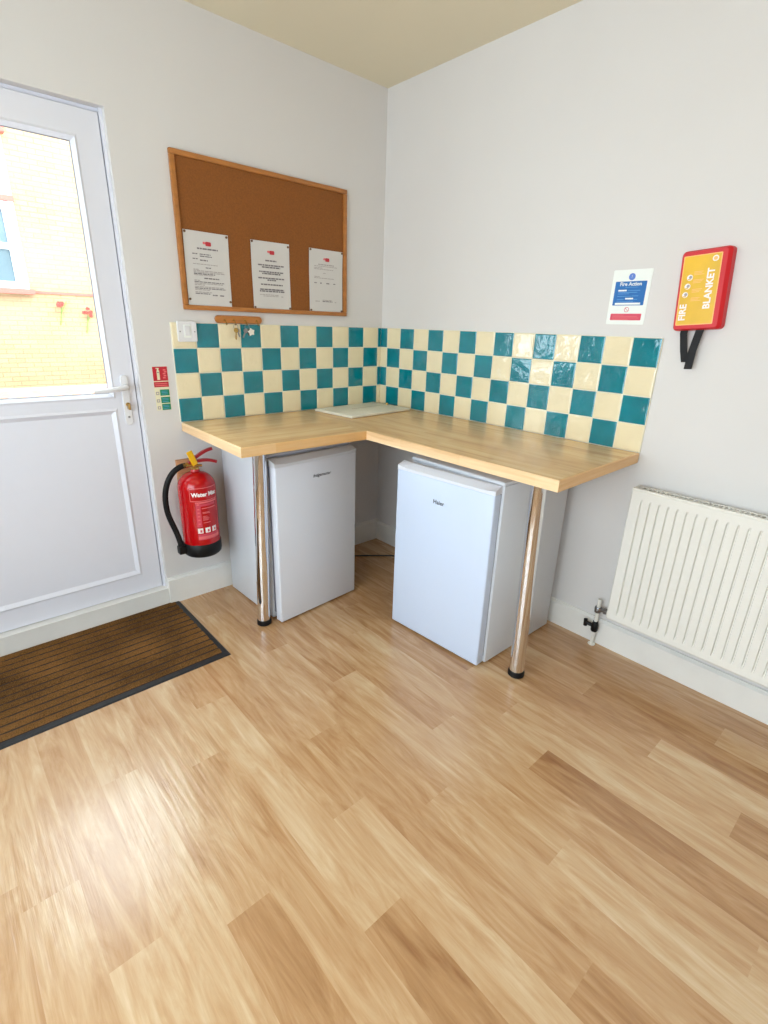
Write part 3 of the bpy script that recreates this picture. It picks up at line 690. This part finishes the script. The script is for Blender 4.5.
for uu in (ry0-.001,ry1-.0015): MB().box(-rxf+.0045,-.030,-uu-.0025,-uu,rz0+.012,rz1+.004).build('side_cover','radiator',rd)
cv = MB().box(-rxf+.014,-.041,-ry1+.004,-ry0-.004,rz1-.012,rz1-.009)  # added dark sheet; sheet and fins coloured as the shade under the grille
for i in range(int((ry1-ry0)/.0333)):
    y=-(ry0+.02+i*.0333); cv.box(-.074,-.042,y-.012,y,rz0+.03,rz1-.012)
cv.build('fins_and_shade_sheet','rad_shade',rd)
gr = MB(); gr.box(-rxf+.004,-rxf+.018,-ry1,-ry0,rz1,rz1+.003).box(-.040,-.030,-ry1,-ry0,rz1,rz1+.003)
y = ry0+.012
while y < ry1-.01:
    gr.box(-rxf+.018,-.040,-y-.0055,-y,rz1-.001,rz1+.003); y += .0165
gr.box(-rxf+.018,-.040,-ry0-.035,-ry0,rz1-.001,rz1+.003)
gr.build('top_grille','radiator',rd)
for y in (-1.80,-2.70):
    MB().box(-.034,-.001,y-.02,y+.02,rz0+.05,rz1-.05).build('wall_bracket','steel',rd)
PX, PY = -.040, -1.576
pp = MB().tube([(PX,PY,0),(PX,PY,.235)],.0085,16); pp.tube([(PX,PY,0),(PX,PY,.004)],.016,16)
pipe = pp.build('pipe','pipe_white',rd)
vl = MB().lathe([(0,0),(.014,0),(.016,.004),(.016,.022),(.014,.026),(0,.026)],(PX,PY,.170),16).tube([(PX,PY,.184),(PX-.004,PY-.070,.198)],.009,14).tube([(PX,PY-.028,.186),(PX,PY-.042,.189)],.0155,6)
vl.build('valve','steel',rd)
dv = MB().lathe([(0,0),(.013,0),(.016,.006),(.016,.034),(.013,.042),(0,.042)],(PX,PY,.070),14).tube([(PX,PY,.095),(PX-.010,PY+.045,.102)],.009,12).tube([(PX-.010,PY+.040,.085),(PX-.010,PY+.042,.118)],.0085,10).tube([(PX,PY,.10),(PX,PY,.122)],.011,10)
dv.build('drain_tap','black_plastic',rd)

# ------------------------------------------------------------------ doormat
mx0,mx1,my0,my1 = -2.62,-1.357,-.600,-.008
dm = thing('doormat',((mx0+mx1)/2,(my0+my1)/2,0),'ribbed brown doormat with black rubber edge in front of the door','doormat')
bw=.027
b = MB()
def edge(o,i,z=.007):
    pass
O=[(mx0,my0),(mx1,my0),(mx1,my1),(mx0,my1)]; I=[(mx0+bw,my0+bw),(mx1-bw,my0+bw),(mx1-bw,my1-.008),(mx0+bw,my1-.008)]
vs=[(x,y,.0005) for x,y in O]+[(x+(.006 if x==mx0 else -.006),y+(.006 if y==my0 else -.004),.005) for x,y in O]+[(x,y,.006) for x,y in I]
b.add(vs,[(0,1,2,3)]+[(k,(k+1)%4,4+(k+1)%4,4+k) for k in range(4)]+[(4+k,4+(k+1)%4,8+(k+1)%4,8+k) for k in range(4)]+[(8,9,10,11)])
b.build('rubber_edge','mat_rubber',dm)
p = MB(); ix0,ix1,iy0,iy1 = mx0+bw,mx1-bw,my0+bw,my1-.008
nr=13; pit=(iy1-iy0)/nr; nx=90; rows=[]
for r in range(nr):
    for (t,z) in ((.0,.0065),(.12,.0068),(.26,.0118),(.5,.0128),(.76,.0118),(.9,.0068)): rows.append((iy0+(r+t)*pit,z))
rows.append((iy1,.0065))
vs=[];fs=[]
for (y,z) in rows:
    for i in range(nx+1):
        hi = z>.01; vs.append((ix0+(ix1-ix0)*i/nx+random.uniform(-.001,.001), y+(random.uniform(-.0022,.0022) if hi else 0), z+(random.uniform(-.0016,.0012) if hi else 0)))
for j in range(len(rows)-1):
    for i in range(nx): fs.append((j*(nx+1)+i,j*(nx+1)+i+1,(j+1)*(nx+1)+i+1,(j+1)*(nx+1)+i))
p.add(vs,fs,0,False)
p.m = [1 if (j%6==0 or j%6==5) else 0 for j in range(len(rows)-1) for i in range(nx)]
p.build('ribbed_pile',['coir','pile_base'],dm)

# ------------------------------------------------------------------ white board in worktop corner, cable
X = Matrix.Translation((-.512,-.366,.910)) @ Matrix.Rotation(math.radians(4.5),4,'Z')
cb = thing('chopping_board',(-.29,-.21,.910),'flat cream-white board lying in the corner of the worktop','board')
MB().bbox(0,.455,0,.298,.001,.0155,.005,3,0,X).build('board','board_white',cb)
mb = MB(); mb.box(.16,.42,.168,.172,.0153,.0160,0,X); mb.build('groove','board_line',cb)
mb = MB().lathe([(0,0),(.008,0),(.008,.010),(.006,.013),(0,.013)],(.435,.165,.0150),14,0,X); mb.build('peg','brass',cb)
cp = bez((-.575,-.16,.006),(-.45,-.03,.006),(-.30,-.16,.006),(-.13,-.30,.006),20)+bez((-.13,-.30,.006),(-.05,-.38,.006),(-.05,-.6,.006),(-.03,-.80,.006),10)[1:]
lo = [(-.50+.035*math.cos(a)-.02*a/6,-.20+.05*math.sin(a),.006+.006*(k%7)/7) for k,a in enumerate([2*PI*k/18 for k in range(25)])]
mb = MB().tube(cp,.004,10).tube(lo,.004,10); tag(mb.build('power_cable','cable'),'thin black power cable lying on the floor between the two fridges','cable')

# ------------------------------------------------------------------ ceiling light (above the frame)
cl = thing('ceiling_light',(-1.45,-1.75,H),'round ceiling light above the middle of the room','ceiling light')
MB().lathe([(0,0),(.17,0),(.17,-.02),(.155,-.025)],(-1.45,-1.75,H),40).build('base','handle_white',cl)
M['lamp'] = mat('lamp_diffuser',(255,226,176),.5,emit=4.0)
MB().lathe([(.155,-.022),(.15,-.045),(.12,-.068),(.07,-.08),(0,-.084)],(-1.45,-1.75,H),40).build('diffuser','lamp',cl)

# ------------------------------------------------------------------ outside
struct(MB().box(-14,10,.16,9,-.12,-.02),'ground','paving')
YB = 4.5
bl = thing('brick_house',(-1.5,YB,0),'sunlit buff brick house with white sash windows beyond the glazed door','house')
# facade with window openings: right-hand part of brick, pale rendered bay to the left
w = MB(); w.box(-1.03,5,YB,YB+.3,0,5.2,0).box(-7,-1.03,YB,YB+.3,0,1.56,0); w.build('brick_wall','brick',bl)
w = MB(); openings=[(1.61,2.42),(3.05,4.05)]
zs=[1.56]+[z for o in openings for z in o]+[5.2]
for k in range(0,len(zs),2): w.box(-2.2,-1.08,YB-.02,YB+.28,zs[k],zs[k+1])
w.box(-1.08,-1.03,YB-.02,YB+.28,1.56,5.2); w.box(-7,-2.2,YB-.02,YB+.28,1.56,5.2)
w.build('rendered_wall','brick_render',bl)
for (a,b_) in openings:
    f = MB()
    for q in ((-2.2,-2.14,a,b_),(-1.13,-1.08,a,b_),(-2.14,-1.13,a,a+.07),(-2.14,-1.13,b_-.07,b_),(-2.14,-1.13,(a+b_)/2-.03,(a+b_)/2+.03)): f.box(q[0],q[1],YB+.03,YB+.10,q[2],q[3])
    wf_ = f.build('window','upvc',bl)
    MB().box(-2.14,-1.13,YB+.06,YB+.07,a+.07,b_-.07).build('pane','pane',wf_)
    MB().box(-2.34,-1.00,YB-.10,YB+.03,a-.05,a).build('sill','lintel',bl)
    MB().box(-2.34,-1.02,YB-.04,YB+.0,b_,b_+.05).build('lintel','lintel',bl)
MB().box(-1.0,5,YB-.015,YB,1.575,1.600).build('string_course','lintel',bl)
gw = MB().box(-7,5,3.2,3.4,-.02,.66).box(-7,5,3.17,3.43,.66,.72); tag(gw.build('garden_wall','garden_stone'),'low pale garden wall outside in front of the brick house','wall')
# climbing plant blooms on a wire in front of the facade
for (x,z,s2,lab) in ((-.78,1.46,.6,'left of two small red-flowered plants on the brick house wall'),(-.53,1.38,.8,'right of two small red-flowered plants on the brick house wall')):
    pl = thing('climbing_plant',(x,YB-.05,z),lab,'plant','plants on the house wall')
    st_ = MB().tube([(x-.02,YB-.008,z-.2),(x,YB-.03,z-.08),(x+.01,YB-.05,z)],.006,6).tube([(x,YB-.03,z-.08),(x+.07,YB-.04,z+.05)],.005,6); st_.build('stem','leaf',pl)
    fm = MB()
    for k in range(5):
        cx,cz = x+random.uniform(-.05,.07)*s2, z+random.uniform(-.07,.08)*s2
        for q in range(5):
            a=2*PI*q/5+k; px_,pz_=cx+.012*math.cos(a),cz+.012*math.sin(a)
            fm.lathe([(0,-.010),(.010,-.005),(.013,0),(.010,.005),(0,.010)],(px_,YB-.065,pz_),8)
    fm.build('flowers','flower',pl)
# wavy pale rail just outside the glass
mb = MB(); pts=[(-1.40-.85*t/40,.30,1.018-.004*t/40+.004*math.sin(t*1.9)) for t in range(41)]
mb.tube(pts,.008,8); mb.box(-2.25,-2.22,.29,.31,-.02,1.02).box(-1.43,-1.40,.29,.31,-.02,1.02)
tag(mb.build('handrail','pipe_white'),'pale handrail seen outside through the bottom of the door glass','handrail')

# ------------------------------------------------------------------ light
wd = bpy.data.worlds.new('World'); bpy.context.scene.world = wd; wd.use_nodes = True
bg = wd.node_tree.nodes['Background']; bg.inputs[0].default_value = (.80,.895,1.0,1); bg.inputs[1].default_value = 5.5
sun = bpy.data.lights.new('sun','SUN'); sun.energy = 1.2; sun.angle = math.radians(1.0); sun.color = (1,.95,.86)
so = bpy.data.objects.new('sun',sun); C.objects.link(so)
so.rotation_euler = Vector((.35,-.75,.85)).to_track_quat('Z','Y').to_euler()
def portal(x,y,z,rot,sx,sy):
    l = bpy.data.lights.new('window_portal','AREA'); l.shape='RECTANGLE'; l.size=sx; l.size_y=sy; l.cycles.is_portal = True
    o = bpy.data.objects.new('window_portal',l); C.objects.link(o); o.location=(x,y,z); o.rotation_euler=rot
portal(RX0-.10,(WY0+WY1)/2,(WZ0+WZ1)/2,(PI/2,0,-PI/2),WY1-WY0,WZ1-WZ0)
portal((gx0+gx1)/2,YD+.06,(gz0+gz1)/2,(-PI/2,0,0),gx1-gx0,gz1-gz0)

# ------------------------------------------------------------------ camera
cam = bpy.data.cameras.new('camera'); co = bpy.data.objects.new('camera',cam); C.objects.link(co)
cam.sensor_fit = 'VERTICAL'; cam.sensor_height = 24.; cam.lens = 506.46/1024*24.; cam.clip_start = .02
co.matrix_world = Matrix.Translation((-2.1257,-2.3996,1.3647)) @ Matrix.Rotation(-.7399,4,'Z') @ Matrix.Rotation(1.2175,4,'X') @ Matrix.Rotation(.0312,4,'Z')
sc = bpy.context.scene; sc.camera = co
sc.view_settings.view_transform = 'Standard'; sc.view_settings.look = 'None'; sc.view_settings.gamma = 1; sc.view_settings.use_curve_mapping = False
sc.view_settings.exposure = 0.68
sc.cycles.use_denoising = True
sc.cycles.max_bounces = 10; sc.cycles.diffuse_bounces = 6; sc.cycles.transparent_max_bounces = 8
sc.cycles.sample_clamp_indirect = 6
